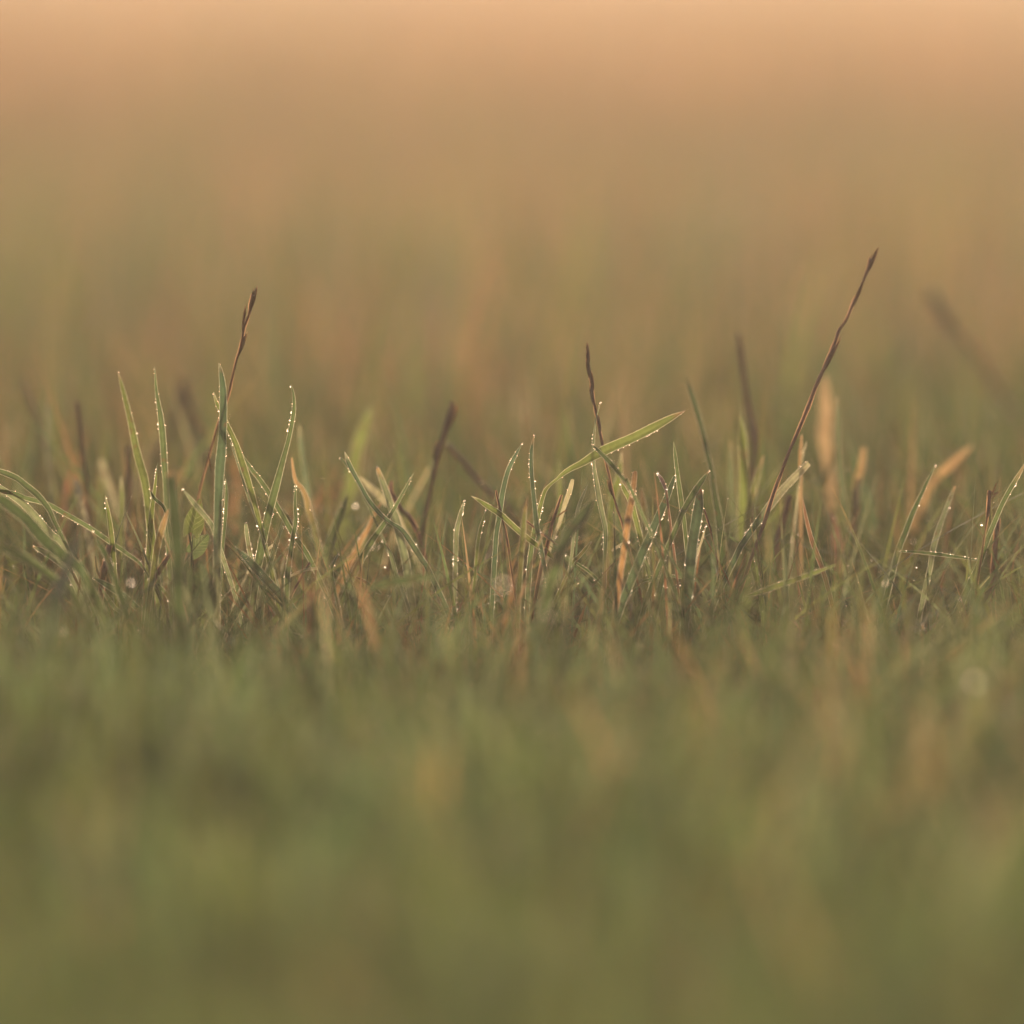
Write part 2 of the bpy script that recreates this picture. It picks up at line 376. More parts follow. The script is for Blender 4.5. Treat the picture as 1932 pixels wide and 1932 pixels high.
def B(view, pts, ws, label, c='green', dz=0., dzb=None, dew=.5, tip=None, tipn=.12, base=None, phi=None, ground=True, blunt=False, twist=0., cat='grass blade', name='grass_blade', margin=True, group=None):
    if dzb is None and dz > -.06: dzb = dz + rng.uniform(-.03, .025)
    X, W = trace(view, pts, ws, dz, dzb, ground)
    P, par = crom(X, 6); hw = np.interp(par, np.arange(len(W)), W) * .46
    if tip is None and rng.uniform() < .55: tip, tipn = rng.choice(['tan', 'straw', 'pale', 'brown']), rng.uniform(.03, .09)
    hw = hw * (1 + .05 * np.sin(par * 2.1 + rng.uniform(0, 6)) + rng.normal(0, .02, len(hw)))
    if not blunt: hw[:4] *= np.array([.12, .5, .75, .9])
    else: hw[:2] *= np.array([.75, .95])
    n = len(P); T = unit(np.gradient(P, axis=0)); S0 = unit(np.cross(T, np.tile(FWD, (n, 1)))); N0 = unit(np.cross(S0, T))
    ph = (rng.uniform(-.75, .75) if phi is None else phi) + twist * np.linspace(-1, 1, n)
    S = S0 * np.cos(ph)[:, None] + N0 * np.sin(ph)[:, None]; N = unit(np.cross(S, T))
    hw = hw / np.maximum(np.abs(np.cos(ph)), .55)
    us = np.array([-1, -.55, 0, .55, 1]); kd = np.array([0, -.16, -.42, -.16, 0]) * (1 if rng.uniform() < .6 else -1)
    v = (P[:, None, :] + S[:, None, :] * (hw[:, None] * us[None])[..., None] + N[:, None, :] * (hw[:, None] * kd[None])[..., None])
    wob = 1 + .0 * v
    loc = P[-1].copy(); loc[2] = max(loc[2], 0) if ground else loc[2]
    cc = colour_path(par, n, c, tip, base, tipn)
    cols = np.repeat(cc[:, None, :], 5, 1) * np.array([1.1, .97, 1.25, .97, 1.1])[None, :, None]
    f = np.array([(i * 5 + j, i * 5 + j + 1, i * 5 + j + 6, i * 5 + j + 5) for i in range(n - 1) for j in range(4)], dtype=np.int32)
    uv = np.stack([np.tile((us + 1) / 2, (n, 1)), np.tile((par / par[-1])[:, None], (1, 5))], -1).reshape(-1, 2)
    o = link(name, make_mesh(name, v.reshape(-1, 3) - loc, f, cols.reshape(-1, 3), uv), M_LEAF if c not in ('brown', 'dbrown', 'red') else M_HUSK, loc)
    tag(o, label, cat, group)
    E = [v[:, 0, :], v[:, 4, :]]
    if margin:  # pale strips along the blade margins, rim light put into their colour
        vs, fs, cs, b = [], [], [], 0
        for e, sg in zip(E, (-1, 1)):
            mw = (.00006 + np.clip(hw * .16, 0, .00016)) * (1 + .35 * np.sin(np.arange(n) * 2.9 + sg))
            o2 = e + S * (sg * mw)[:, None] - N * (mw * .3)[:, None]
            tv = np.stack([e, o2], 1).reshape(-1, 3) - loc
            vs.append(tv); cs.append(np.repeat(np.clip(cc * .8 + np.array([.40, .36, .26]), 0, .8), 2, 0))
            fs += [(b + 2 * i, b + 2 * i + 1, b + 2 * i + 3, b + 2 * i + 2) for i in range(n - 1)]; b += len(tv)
        link('rim_lit_margin', make_mesh('rim_lit_margin', np.vstack(vs), fs, np.vstack(cs)), M_MARGIN, parent=o)
    if dew > 0:
        pos, rad = [], []
        for e, sg in zip(E, (-1, 1)):
            seg = np.linalg.norm(np.diff(e, axis=0), axis=1); cum = np.concatenate([[0], np.cumsum(seg)]); L = cum[-1]
            d_ = dew * .8 * rng.choice([.15, .5, .9, 1.3]); u = 0.0008; ph_ = rng.uniform(0, 6)
            while u < L:
                q = np.array([np.interp(u, cum, e[:, k]) for k in range(3)]); sq = np.array([np.interp(u, cum, S[:, k]) for k in range(3)])
                run = max(0, .35 + .75 * math.sin(u * 210 + ph_ + 2 * math.sin(u * 97)))                       # beads come in runs
                if q[2] > .004 and rng.uniform() < (.45 + .6 * d_) * run + .06:
                    rr = min(rng.lognormal(math.log(.00016), .42) * (1 + .25 * dew), .0005)
                    pos.append(q + sq * sg * (.0001 + rr * .75) + rng.normal(0, .00005, 3) - FWD * .0001); rad.append(rr)
                u += rng.exponential(.0006 / max(d_, .15)) + .0004
        if rng.uniform() < .45 * dew: pos.append(P[0] - FWD * .0002); rad.append(rng.uniform(.0004, .00062))
        if pos:
            k = link('dew', beads_mesh('dew', np.array(pos) - loc, rad), M_BEAD, parent=o); k['kind'] = 'stuff'
    return o

def S(view, pts, ws, label, c='brown', dz=0., dzb=None, tip=None, tipn=.08, base=None, spike=(), ground=True, brush=0, cat='dry stem', name='dry_grass_stem', group=None, bracts=()):
    """round dry stem; spike: list of (position 0..1, side, length mm, width mm, colour) husks pressed to it"""
    X, W = trace(view, pts, ws, dz, dzb, ground)
    P, par = crom(X, 6); r = np.interp(par, np.arange(len(W)), W) * .47
    r = r * (1 + .05 * np.sin(par * 5.3) + rng.normal(0, .03, len(r)))
    loc = P[-1].copy(); loc[2] = max(loc[2], 0) if ground else loc[2]
    cc = colour_path(par, len(P), c, tip, base, tipn)
    v, f, cs = tube(P - loc, r, 7, cc, .75)
    o = link(name, make_mesh(name, v, f, cs), M_DRY, loc); tag(o, label, cat, group)
    s = par / par[-1]; T = unit(np.gradient(P, axis=0)); Sd = unit(np.cross(T, np.tile(FWD, (len(P), 1))))
    if dz < .06:                                                       # added pale gold strips along both sides, standing in for sunlit stem edges
        vs, fs, cs, b = [], [], [], 0
        for sg in (-1, 1):
            mw = (.00010 + r * .28) * np.clip(.55 + .6 * np.sin(par * 1.7 + sg * 1.1 + rng.uniform(0, 2)), .12, 1.1)
            a0 = P + Sd * (sg * r * .92)[:, None]; a1 = a0 + Sd * (sg * mw)[:, None] - T * (mw * .3)[:, None]
            vs.append(np.stack([a0, a1], 1).reshape(-1, 3) - loc); cs.append(np.repeat(np.clip(cc * 1.1 + np.array([.22, .15, .08]), 0, .7), 2, 0))
            fs += [(b + 2 * i, b + 2 * i + 1, b + 2 * i + 3, b + 2 * i + 2) for i in range(len(P) - 1)]; b += 2 * len(P)
        link('lit_edge', make_mesh('lit_edge', np.vstack(vs), fs, np.vstack(cs)), M_MARGIN, parent=o)
    for (u, side, ln, wd, hc) in spike:
        i = int(np.clip(u * (len(P) - 1), 1, len(P) - 2)); t = -T[i]; sd_ = Sd[i] * side
        q = np.linspace(0, 1, 9); path = P[i][None] + t[None] * (q * ln * .0012)[:, None] + sd_[None] * ((r[i] * .7 + np.sin(q * 2.2) * wd * .00006))[:, None]
        for gl, (w_, off, cf) in enumerate(((1.0, 0.0, 1.0), (.55, .45, 1.9))):  # second, paler husk set outward; its lighter colour paints a lit edge
            rr = np.maximum(np.sin(np.clip(q * 1.02, 0, 1) * math.pi) ** .55 * wd * .00034 * w_, .00004)
            pth = path + sd_[None] * (np.sin(q * 2.6) * wd * .00042 * off)[:, None] + t[None] * (off * ln * .00025 * q)[:, None]
            hcol = np.clip(np.tile(np.array(PAL[hc]), (9, 1)) * np.linspace(.75, 1.25, 9)[:, None] * cf, 0, .6)
            v, f, cs = tube(pth - loc, rr, 6, hcol, .6)
            link('husk' if gl == 0 else 'lit_glume', make_mesh('husk', v, f, cs), M_HUSK, parent=o)
    for k in range(brush):
        a = rng.normal(0, .12, 3); d = unit(-T[0] + a); ln = rng.uniform(.002, .0038)
        path = P[1] + rng.normal(0, r[1] * .35, 3) + np.linspace(0, 1, 4)[:, None] * d * ln
        v, f, cs = tube(path - loc, np.linspace(r[1] * .38, .00006, 4), 5, np.tile(np.array(PAL['straw']) * rng.uniform(.7, 1.7), (4, 1)), .4)
        link('frayed_tip', make_mesh('frayed_tip', v, f, cs), M_HUSK, parent=o)
    for (bp, bw, bc) in bracts:
        X2, W2 = trace(view, bp, bw, dz, dzb, False); P2, pr2 = crom(X2, 5)
        v, f, cs = tube(P2 - loc, np.interp(pr2, np.arange(len(W2)), W2) * .5, 5, np.tile(np.array(PAL[bc]), (len(P2), 1)), .4)
        link('bract', make_mesh('bract', v, f, cs), M_HUSK, parent=o)
    return o

# ---- left quarter
S(1, '1722,190 1706,260 1688,340 1652,440 1632,560 1592,690 1560,830 1530,960 1480,1090 1440,1220 1380,1430 1320,1660', '34 36 20 20 24 16 18 17 16 17 17 15',
  'tall dark brown seed stem with frayed top beside the broad upright blade', 'brown', dz=.008, dzb=.035, tip='dbrown', tipn=.5, brush=7, base='straw',
  spike=[(.12, 1, 9, 2.0, 'dbrown'), (.26, -1, 10, 1.8, 'dbrown'), (.37, 1, 9, 2.2, 'tan')], bracts=[('1388,1365 1398,1440 1415,1500', '5 10 6', 'brown')])
B(1, '1465,700 1480,770 1495,900 1497,1100 1487,1300 1472,1480 1462,1700 1455,1920 1452,2200 1450,2450', '14 30 48 58 68 70 64 60 56 52', 'broad upright blue-green blade with grey tip crossing the tall brown stem', 'blue', dz=-.005, dzb=-.03, tip='pale', tipn=.1, base='pale', phi=.1, dew=.35)
B(1, '1425,915 1450,1000 1530,1170 1590,1300 1640,1450 1700,1640 1760,1860', '12 20 34 42 46 42 34', 'yellow-green blade leaning right out from behind the broad upright blade', 'yel', tip='pale', dew=.6)
B(1, '1615,1355 1700,1480 1800,1610 1930,1820 2021,1979 2141,2159', '14 30 34 36 36 34', 'narrow green blade falling right, crossing under the tall arched beaded blade', 'green', dz=.02, dew=.5)
B(1, '1550,1290 1590,1400 1640,1560 1690,1720 1735,1850', '8 14 16 14 10', 'thin pale sliver of grass beside the right-leaning yellow-green blade', 'grey', dz=.01, dew=.5)
B(1, '715,760 760,930 810,1140 860,1380 910,1560 940,1750 955,1900', '12 30 44 54 58 58 54', 'long translucent yellow-green blade tilting left, leftmost of the tall sharp blades', 'yel', dz=.035, tip='tan', tipn=.06, phi=.2, dew=.25)
B(1, '988,730 1000,900 1030,1090 1050,1280 1060,1450 1075,1640 1085,1900', '8 20 38 46 46 44 40', 'long narrow green blade, second of the tall blades from the left', 'green', dz=.015, phi=.3, dew=.6)
S(1, '410,985 430,1150 460,1450 480,1600 495,1900', '34 34 32 32 34', 'blurred dark upright stem at the far left', 'dbrown', dz=.16)
S(1, '1218,830 1150,1050 1080,1250 960,1500', '62 56 50 46', 'heavily blurred brown stem leaning right, apex meets a darker one', 'brown', dz=.42)
S(1, '1215,900 1260,1080 1330,1320 1400,1520', '40 78 64 56', 'heavily blurred dark stem leaning left, forming an inverted V with a brown one', 'dbrown', dz=.42)
S(1, '790,1320 795,1500 800,1700 795,1900 790,2100', '40 42 44 42 40', 'blurred brown stump with an orange tip left of the yellow-green blade', 'dbrown', dz=.16, tip='straw', tipn=.14)
S(1, '0,830 40,920 100,1080 150,1270 225,1430 300,1650 370,1900', '22 26 28 30 34 34', 'blurred orange stem slanting down from the left picture edge', 'tan', dz=.26, base='straw')
B(1, '200,960 198,1150 205,1400 215,1600 240,1800', '20 40 46 46 46', 'blurred grey-green blade at the far left beside the slanting orange stem', 'grey', dz=.24, dew=0)
B(1, '585,1420 610,1510 650,1640 720,1850', '34 46 46 44', 'blurred pale withered blade leaning left of the orange-tipped stump', 'pale', dz=.22, dew=0, blunt=True)
B(1, '395,1550 420,1640 440,1760', '26 44 40', 'short blurred pale husk at the foot of the dark far-left stem', 'pale', dz=.15, dew=0)
B(5, '1012,215 990,400 965,600 950,800 935,1000', '8 24 38 44 42', 'bright green pointed blade in front of the two tall left blades', 'yel', dew=.8)
B(5, '950,410 985,480 1050,540 1080,620 1105,760 1125,950 1140,1070', '10 22 24 22 24 26 24', 'thin dark blade bent over at the top beside the orange-tipped broad blade', 'dark', dew=.6)
B(5, '1100,285 1112,400 1132,550 1150,750 1160,1000 1165,1200', '44 84 98 104 100 96', 'wide blurred green blade with a broken orange tip in front', 'dark', dz=-.10, dzb=-.13, tip='straw', tipn=.05, dew=0, blunt=True, phi=.1)
B(5, '1190,405 1290,530 1390,650 1440,760', '8 34 36 30', 'pale green blade slanting across the veined heart-shaped leaf', 'grey', dz=-.03, dew=.3)
B(5, '1580,840 1700,960 1830,1100 1932,1210 2030,1330', '24 54 62 64 60', 'blue-green blade slanting down right across the bases of the beaded blades', 'blue', dz=-.03, dew=.2, ground=False)
B(5, '1665,670 1680,800 1705,930 1722,1010', '22 30 32 28', 'short stubby pale blade crusted with dew below the hanging drop', 'grey', dz=.0, dew=1.3, blunt=True)
B(5, '1515,335 1522,450 1512,640 1490,900', '12 24 26 24', 'short upright blade with beads on its rim right of the broad sheathed blade', 'green', dew=1.1)
B(5, '-290,420 -80,440 30,480 180,520 330,600 490,690 650,800 780,890 920,1020', '30 34 36 36 34 34 30 20', 'long arching green blade sweeping right from the left picture edge', 'green', dew=.45, dz=.0, dzb=.01)
B(5, '-280,240 -60,320 30,385 120,460 200,560 250,670 340,850', '36 44 46 40 32 24', 'upper of two blades crossing at the left picture edge, bent downwards', 'green', dew=.5)
B(5, '-270,330 -60,470 30,540 130,650 220,750 330,860', '40 50 60 58 46', 'dew-covered grey-green blade slanting from the left picture edge', 'grey', dew=1.2)
B(5, '-270,400 -60,560 40,640 170,790 320,920 460,1050', '70 84 90 90 70', 'broad dark blurred blade slanting below the dew-covered one at left', 'dark', dz=-.05, dew=0)
B(5, '620,460 645,600 665,750 680,900 690,1050', '10 28 34 36 34', 'single straight upright blade standing over the long arching blade', 'yel', dew=.4, tip='pale')
B(5, '80,840 150,870 230,920 300,980 360,1060', '24 40 42 38 30', 'short drooping blade holding two drops near the left edge', 'grey', dew=.9, dz=-.01)
B(5, '738,320 745,500 740,700 740,900', '20 28 30 30', 'soft yellow blade with a pale tip left of the blurred brown stump', 'yel', dz=.10, dew=0, tip='pale')
B(5, '-240,800 30,930 150,1010 290,1120 380,1190', '60 70 72 60', 'blurred mid-green blade low at the left picture edge', 'green', dz=-.09, dew=0)
B(5, '440,690 380,880 310,1080 230,1320', '24 56 80 90', 'blurred blue-green blade leaning right in the left foreground', 'blue', dz=-.14, dzb=-.2, dew=0)
B(5, '520,720 600,860 660,980 700,1110', '16 40 48 48', 'dark green blade descending below the middle of the long arching blade', 'dark', dz=-.04, dew=.2)
B(5, '530,1070 640,1130 760,1210 860,1300', '20 46 50 40', 'blue-green blade lying low beneath the brown stub', 'blue', dz=-.02, dew=.5, ground=False)
B(5, '580,1130 640,1220 690,1290 770,1350', '10 24 26 22', 'thin dew-rimmed blade lying lowest in the left thicket', 'grey', dz=-.02, dew=.35, ground=False)
S(5, '650,830 628,950 602,1090', '44 46 46', 'short thick dark brown stub where the arching blade passes', 'dbrown', dz=-.005, tip='brown')
B(5, '1088,560 1050,680 1010,830 985,980', '20 42 46 40', 'orange and yellow withered blade behind the wide blurred blade', 'olive', dz=-.035, dew=0, tip='straw', tipn=.55)
S(5, '1120,870 1060,960 1000,1060 960,1130', '22 38 40 30', 'short dark bent stalk leaning left under the thin bent blade', 'dbrown', dz=-.01, ground=False)
B(5, '990,1095 1040,1150 1090,1215 1130,1280', '8 24 26 22', 'small dewy blade end pointing up left near the dark rounded leaf', 'green', dz=-.02, dew=.8)
B(5, '1945,690 1890,810 1850,950 1800,1130 1785,1260', '10 30 40 42 40', 'dew-rimmed blade leaning left at the foot of the tall arched blade', 'green', dew=.9)
B(5, '1895,805 1830,860 1760,925 1690,1010', '10 16 16 12', 'thin pale bent blade joining the foot of the tall arched blade', 'pale', dew=.5)
S(5, '300,1020 285,1180 330,1330', '30 34 30', 'short blurred reddish stalk in the left thicket foreground', 'red', dz=-.08)
S(5, '545,910 560,1010 590,1090', '12 20 20', 'tiny orange stalk leaning on the dark brown stub', 'straw', dz=0)

# ---- centre left
B(2, '230,440 248,520 250,640 215,830 170,1000 130,1150 90,1300 40,1500 0,1700 -30,1880', '5 18 26 32 38 48 58 60 58 54', 'tall arched blade edged with bright dew beads, bending upright at its tip', 'green', dz=0, dzb=0, dew=1.3, phi=.45)
B(2, '290,740 305,900 330,1080 360,1300 400,1500', '14 24 28 32 34', 'slim soft green blade right of the tall arched beaded blade', 'blue', dz=.09, dew=.1, tip='pale')
B(2, '235,985 250,1100 270,1170 310,1210 345,1290 358,1360 385,1440 415,1560', '10 20 26 30 40 42 40 44', 'green blade ending in a curled bright orange withered tip', 'green', dz=.03, tip='straw', tipn=.85, dew=.1, twist=.7, blunt=True)
B(2, '262,1180 260,1350 265,1450 240,1600 210,1800 200,1932', '14 24 28 34 38 38', 'upright dewy blade directly below the curled orange tip', 'green', dew=1.0)
B(2, '165,1450 130,1600 80,1760 40,1900', '10 24 28 28', 'narrow folded blade with two pale edges beneath the arched blade', 'grey', dew=1.0)
B(2, '627,940 655,1020 690,1090 745,1190 800,1290 880,1390 960,1460 1050,1520 1130,1630 1200,1740 1260,1840', '12 32 28 28 34 30 26 34 40 42 40', 'long blue-green blade with white rims falling right in an S-curve', 'blue', dz=0, dzb=.0, dew=.6, phi=.6)
B(2, '592,978 620,1010 660,1060 700,1120', '8 16 18 16', 'thin dark blade tip just left of the white-rimmed S-curved blade', 'dark', dz=.02, dew=.2)
B(2, '1140,1100 1080,1210 1020,1320 980,1390 910,1490 820,1620 720,1800', '8 18 24 26 36 44 48', 'green blade leaning right with a small drop near its tip', 'green', dz=.01, dew=.35)
B(2, '870,1060 930,1220 970,1340 1010,1450 1040,1580 1080,1750 1100,1880', '24 46 54 58 62 62 58', 'wide pale green blade crossing between the S-curved blade and a thin one', 'grey', dz=.03, dew=.2, blunt=True, phi=.2)
B(2, '730,1120 850,1230 930,1310 1010,1400', '20 48 48 40', 'pale withered blade slanting right behind the S-curved blade', 'pale', dz=.07, dew=0)
B(2, '900,1320 840,1420 810,1500 760,1580 700,1700 650,1790', '18 26 30 36 48 52', 'orange-brown withered blade leaning right below the S-curved blade', 'straw', dz=.05, dew=.1)
S(2, '975,1155 975,1240 1050,1370 1110,1430 1160,1520 1190,1600', '12 30 36 42 34 26', 'reddish stalk with a swollen bend behind the wide pale blade', 'red', dz=.05)
S(2, '1428,570 1400,690 1355,850 1310,1000 1280,1150 1240,1350 1210,1500 1195,1620', '26 58 52 40 38 36 30 24', 'blurred dark seed stem leaning right near the picture centre', 'dbrown', dz=.13, tip='brown',
  spike=[(.18, 1, 9, 3.5, 'brown'), (.36, -1, 8, 3.2, 'tan')])
S(2, '1390,890 1500,1010 1620,1160 1750,1290 1850,1380', '36 44 44 42 40', 'faint brown stalk slanting down right from the blurred dark seed stem', 'red', dz=.2)
B(2, '825,610 770,760 720,930 690,1080 660,1250 620,1400', '44 76 86 90 88 84', 'tall heavily blurred pale yellow-green blade behind the S-curved blade', 'yel', dz=.22, dew=0, phi=.1)
B(2, '655,1250 590,1420 540,1560 500,1700', '24 64 74 76', 'soft broad green blade leaning right, left of the white bokeh drop', 'green', dz=.07, dew=0)
B(2, '1520,1300 1490,1400 1460,1530 1455,1650 1450,1800', '8 28 34 34 32', 'short upright dewy blade with rounded tip right of the dark seed stem', 'grey', dew=.8)
B(2, '1675,1375 1645,1480 1620,1600 1605,1750', '6 24 24 22', 'small slender upright blade left of the yellow blade crossing brown stalk', 'yel', dew=.9)
B(6, '585,565 555,620 530,680 545,800 570,920', '6 18 22 22 20', 'small crooked blade rising alone in the low centre-left thicket', 'green', dew=.7)
B(6, '180,765 240,730 320,695 430,680', '8 14 18 12', 'thin pale straw lying almost level at lower centre-left', 'pale', dew=.2, ground=False)
S(6, '370,635 330,700 280,790 230,880', '14 18 20 20', 'short reddish stalk leaning right across the level pale straw', 'red', dz=0)
B(6, '700,740 780,780 860,840 900,870', '14 24 26 16', 'small green blade lying level beneath the white bokeh drop', 'dark', dew=.5, ground=False)
B(6, '930,490 975,590 1010,720 1060,850 1110,1000', '10 26 26 24 22', 'slim pale blade falling right below the white bokeh drop', 'grey', dew=.6)
B(6, '120,190 200,310 260,440 310,540 370,630', '14 44 50 44 20', 'soft olive blade slanting right behind the upright dewy blade', 'olive', dz=.04, dew=.15)
B(6, '310,390 400,490 490,570 560,650', '14 40 50 54', 'blurred dark blade slanting right toward the broad soft blade', 'dark', dz=.08, dew=0)
B(6, '1400,720 1150,760 950,790 800,830', '14 70 76 30', 'blurred dark green blade lying level across the lower centre', 'dark', dz=-.12, dew=0, ground=False)
S(6, '380,850 385,960 390,1100', '44 60 60', 'blurred brown stump in the lower centre-left foreground', 'dbrown', dz=-.1)

# ---- centre right
B(3, '335,880 290,960 240,1060 210,1160 185,1280 165,1430 145,1550 135,1700 125,1850', '6 22 30 36 38 36 36 36 34', 'blue-green blade curving right at the tip, crossed by a yellow blade', 'blue', dew=.7, dz=.01)
B(3, '-40,1270 20,1305 80,1345 180,1410 300,1520 400,1600 520,1690 600,1760', '6 24 34 40 40 36 32 24', 'bright yellow-green blade slanting down right, crossing a blue-green blade', 'yel', dew=.2, dz=-.005, phi=.2, tip='pale', ground=False)
S(3, '140,1225 160,1310 185,1420 215,1550 240,1700', '10 16 18 18 16', 'thin dark wiry stalk crossing the bright yellow-green slanting blade', 'dbrown', dz=-.005, bracts=[('108,1332 130,1345 158,1356', '5 9 6', 'tan')])
B(3, '425,815 405,940 405,1080 415,1200 430,1350 445,1500 470,1620', '10 26 28 30 34 34 32', 'straight upright beaded blade left of the twisted pale bend', 'blue', dew=1.1, phi=.5)
B(3, '1545,635 1440,690 1300,765 1150,840 1000,905 880,965 780,1025 700,1065 640,1105 600,1140 550,1180 510,1225 490,1280 465,1370 440,1480 415,1600 395,1750 385,1900',
  '6 42 62 70 74 64 48 36 26 18 16 24 28 32 36 38 38 36', 'long bright green blade bent over sideways to the upper right, its tip brown', 'yel', dz=0, dzb=.0, dew=.45, tip='red', tipn=.05, phi=-.15, base='blue')
B(3, '920,572 888,680 872,800 865,920 870,1050 890,1180 910,1300 935,1420 955,1530 952,1700', '4 8 14 18 22 34 38 36 32 28', 'slender pale blade rising behind the bent-over blade, along the dark seed stem', 'grey', dz=.012, dzb=.0, dew=.7, base='blue')
S(3, '818,210 830,300 845,400 858,480 868,560 880,640 900,720 915,800 935,880 955,1000 985,1130 1010,1250 1045,1370 1090,1510', '22 22 20 18 18 16 18 20 18 17 17 16 16 15',
  'dark knobbly seed stem rising behind the long bent-over blade', 'brown', dz=.015, tip='dbrown', tipn=.6, brush=3,
  spike=[(.06, 1, 7, 2.0, 'dbrown'), (.14, -1, 7, 1.9, 'dbrown'), (.22, 1, 7, 2.0, 'dbrown'), (.30, -1, 7.5, 2.2, 'tan'), (.38, 1, 7, 1.8, 'brown'), (.47, 1, 7, 2.0, 'tan'), (.56, -1, 6, 1.6, 'brown'), (.75, -1, 6, 2.6, 'straw')])
B(3, '855,885 910,940 970,1000 1040,1080 1100,1160 1145,1220', '6 26 32 30 28 22', 'narrow dewy blade falling right in front of the bent-over blade', 'green', dz=-.012, dew=1.1)
B(3, '1070,1165 1100,1230 1140,1300 1170,1400', '20 36 40 36', 'short green blade between the narrow dewy blade and the orange stump', 'yel', dz=.01, dew=.2)
B(3, '1175,1085 1165,1180 1150,1300 1125,1430 1108,1560', '30 40 42 44 44', 'bright orange withered upright blade with a squared-off top', 'amber', dz=-.012, dzb=-.04, dew=.1, blunt=True, base='dbrown', phi=.1, twist=.3)
B(3, '1075,945 1055,1130 1020,1250 1000,1400 985,1550 975,1750', '24 44 56 60 60 56', 'soft translucent yellow-green blade left of the bright orange upright blade', 'yel', dz=.06, dew=0, phi=.2)
S(3, '630,1260 600,1350 560,1470 530,1600 490,1750 460,1890', '12 22 28 30 30 28', 'short brown stalk with two orange side bracts leaning right', 'brown', dz=-.01, tip='straw', tipn=.06, bracts=[('668,1375 640,1388 612,1410 590,1425', '6 12 12 6', 'straw'), ('490,1485 520,1470 560,1455', '5 8 8', 'straw')])
B(3, '612,1000 620,1200 622,1400 620,1560', '20 36 38 36', 'blurred lime blade standing straight behind the brown bract stalk', 'yel', dz=.11, dew=0)
B(3, '712,1145 690,1230 655,1330 610,1480 570,1580', '22 30 28 20 18', 'pale dew-crusted blade tip above the orange bract', 'pale', dz=.01, dew=1.1, blunt=True)
B(3, '825,1185 790,1260 760,1340 740,1420 725,1540', '6 18 22 22 20', 'small bead-rimmed blade leaning right below the middle of the bent-over blade', 'grey', dew=1.4)
B(3, '870,1290 780,1420 690,1530 620,1680 570,1850', '40 82 88 84 80', 'broad blurred green blade leaning right in front of the bract stalk', 'green', dz=-.06, dzb=-.1, dew=0)
S(3, '365,1455 450,1520 530,1580 615,1650', '10 16 18 12', 'thin reddish straw lying across the brown bract stalk', 'red', dz=-.012, ground=False)
B(3, '375,1270 355,1390 345,1500 335,1650 320,1850', '10 28 36 40 40', 'blurred green blade with a tan tip left of the reddish straw', 'olive', dz=-.045, dew=0, tip='straw', tipn=.2)
B(3, '1462,865 1475,980 1490,1100 1510,1250 1530,1400 1548,1540', '6 22 28 34 34 30', 'clean pointed green blade rising right of the bright orange blade', 'green', dew=.5)
B(3, '1730,1070 1670,1160 1610,1250 1545,1360 1500,1460', '6 36 44 42 36', 'smooth green blade leaning right toward the tall dark green blade', 'green', dz=-.005, dew=.35)
B(3, '1468,1125 1430,1230 1390,1330 1340,1440 1280,1580 1210,1740', '20 44 50 56 60 60', 'blue-green blade with bright pale rims leaning right of the orange blade', 'blue', dew=1.0, phi=.5, blunt=True)
B(3, '1340,1100 1375,1150 1400,1215 1415,1300', '18 24 22 16', 'small curled reddish withered tip left of the clean pointed blade', 'red', dz=.01, dew=.2, twist=.8)
B(3, '1655,1212 1648,1330 1630,1450 1605,1600 1590,1720 1580,1850', '44 70 76 80 80 76', 'broad blunt blue-green blade with heavy beads along its right edge', 'blue', dew=1.5, blunt=True, phi=.15)
B(3, '1552,370 1590,500 1640,660 1690,850 1705,930 1740,1070 1765,1250 1800,1450 1820,1650', '18 34 36 38 32 36 44 58 64', 'tall smooth dark green blade left-leaning, alone above the right-centre thicket', 'dark', dz=.085, dzb=.03, dew=0, phi=.2)
B(3, '1885,855 1890,1100 1895,1300 1900,1500', '16 28 32 34', 'faint blurred green blade right of the tall smooth dark blade', 'green', dz=.16, dew=0)
B(3, '1702,1490 1670,1600 1635,1720', '6 14 14', 'thin pale straw leaning at the base of the broad blunt blade', 'pale', dew=.6)
S(3, '1688,1370 1715,1450 1745,1560', '10 14 12', 'thin reddish stalk right of the broad blunt blade', 'red')
B(3, '1220,1210 1235,1330 1250,1480 1255,1650', '12 40 48 50', 'soft green blade with a tan tip behind the orange upright blade', 'olive', dz=.06, dew=0, tip='straw', tipn=.3)
B(7, '690,480 650,530 590,600 540,660', '6 20 24 20', 'small olive blade leaning right in the low centre thicket', 'olive', dew=.5)
B(7, '500,580 580,640 680,710 790,820', '10 18 20 16', 'thin dark green blade slanting down right in the low centre thicket', 'dark', dew=.4, ground=False)
B(7, '920,490 870,530 840,550', '10 16 10', 'tiny pale straw pointing at the base of the orange blade', 'pale', dew=.3, ground=False)
B(7, '1250,610 1230,700 1200,820 1180,930', '8 34 40 40', 'dark green blade at the foot of the pale-rimmed blue-green blade', 'dark', dz=-.01, dew=.8)
B(7, '1040,790 1120,760 1250,735 1340,745 1480,775', '10 18 18 16 8', 'dewy blade lying level at the foot of the broad blunt blade', 'green', dew=.5, ground=False)

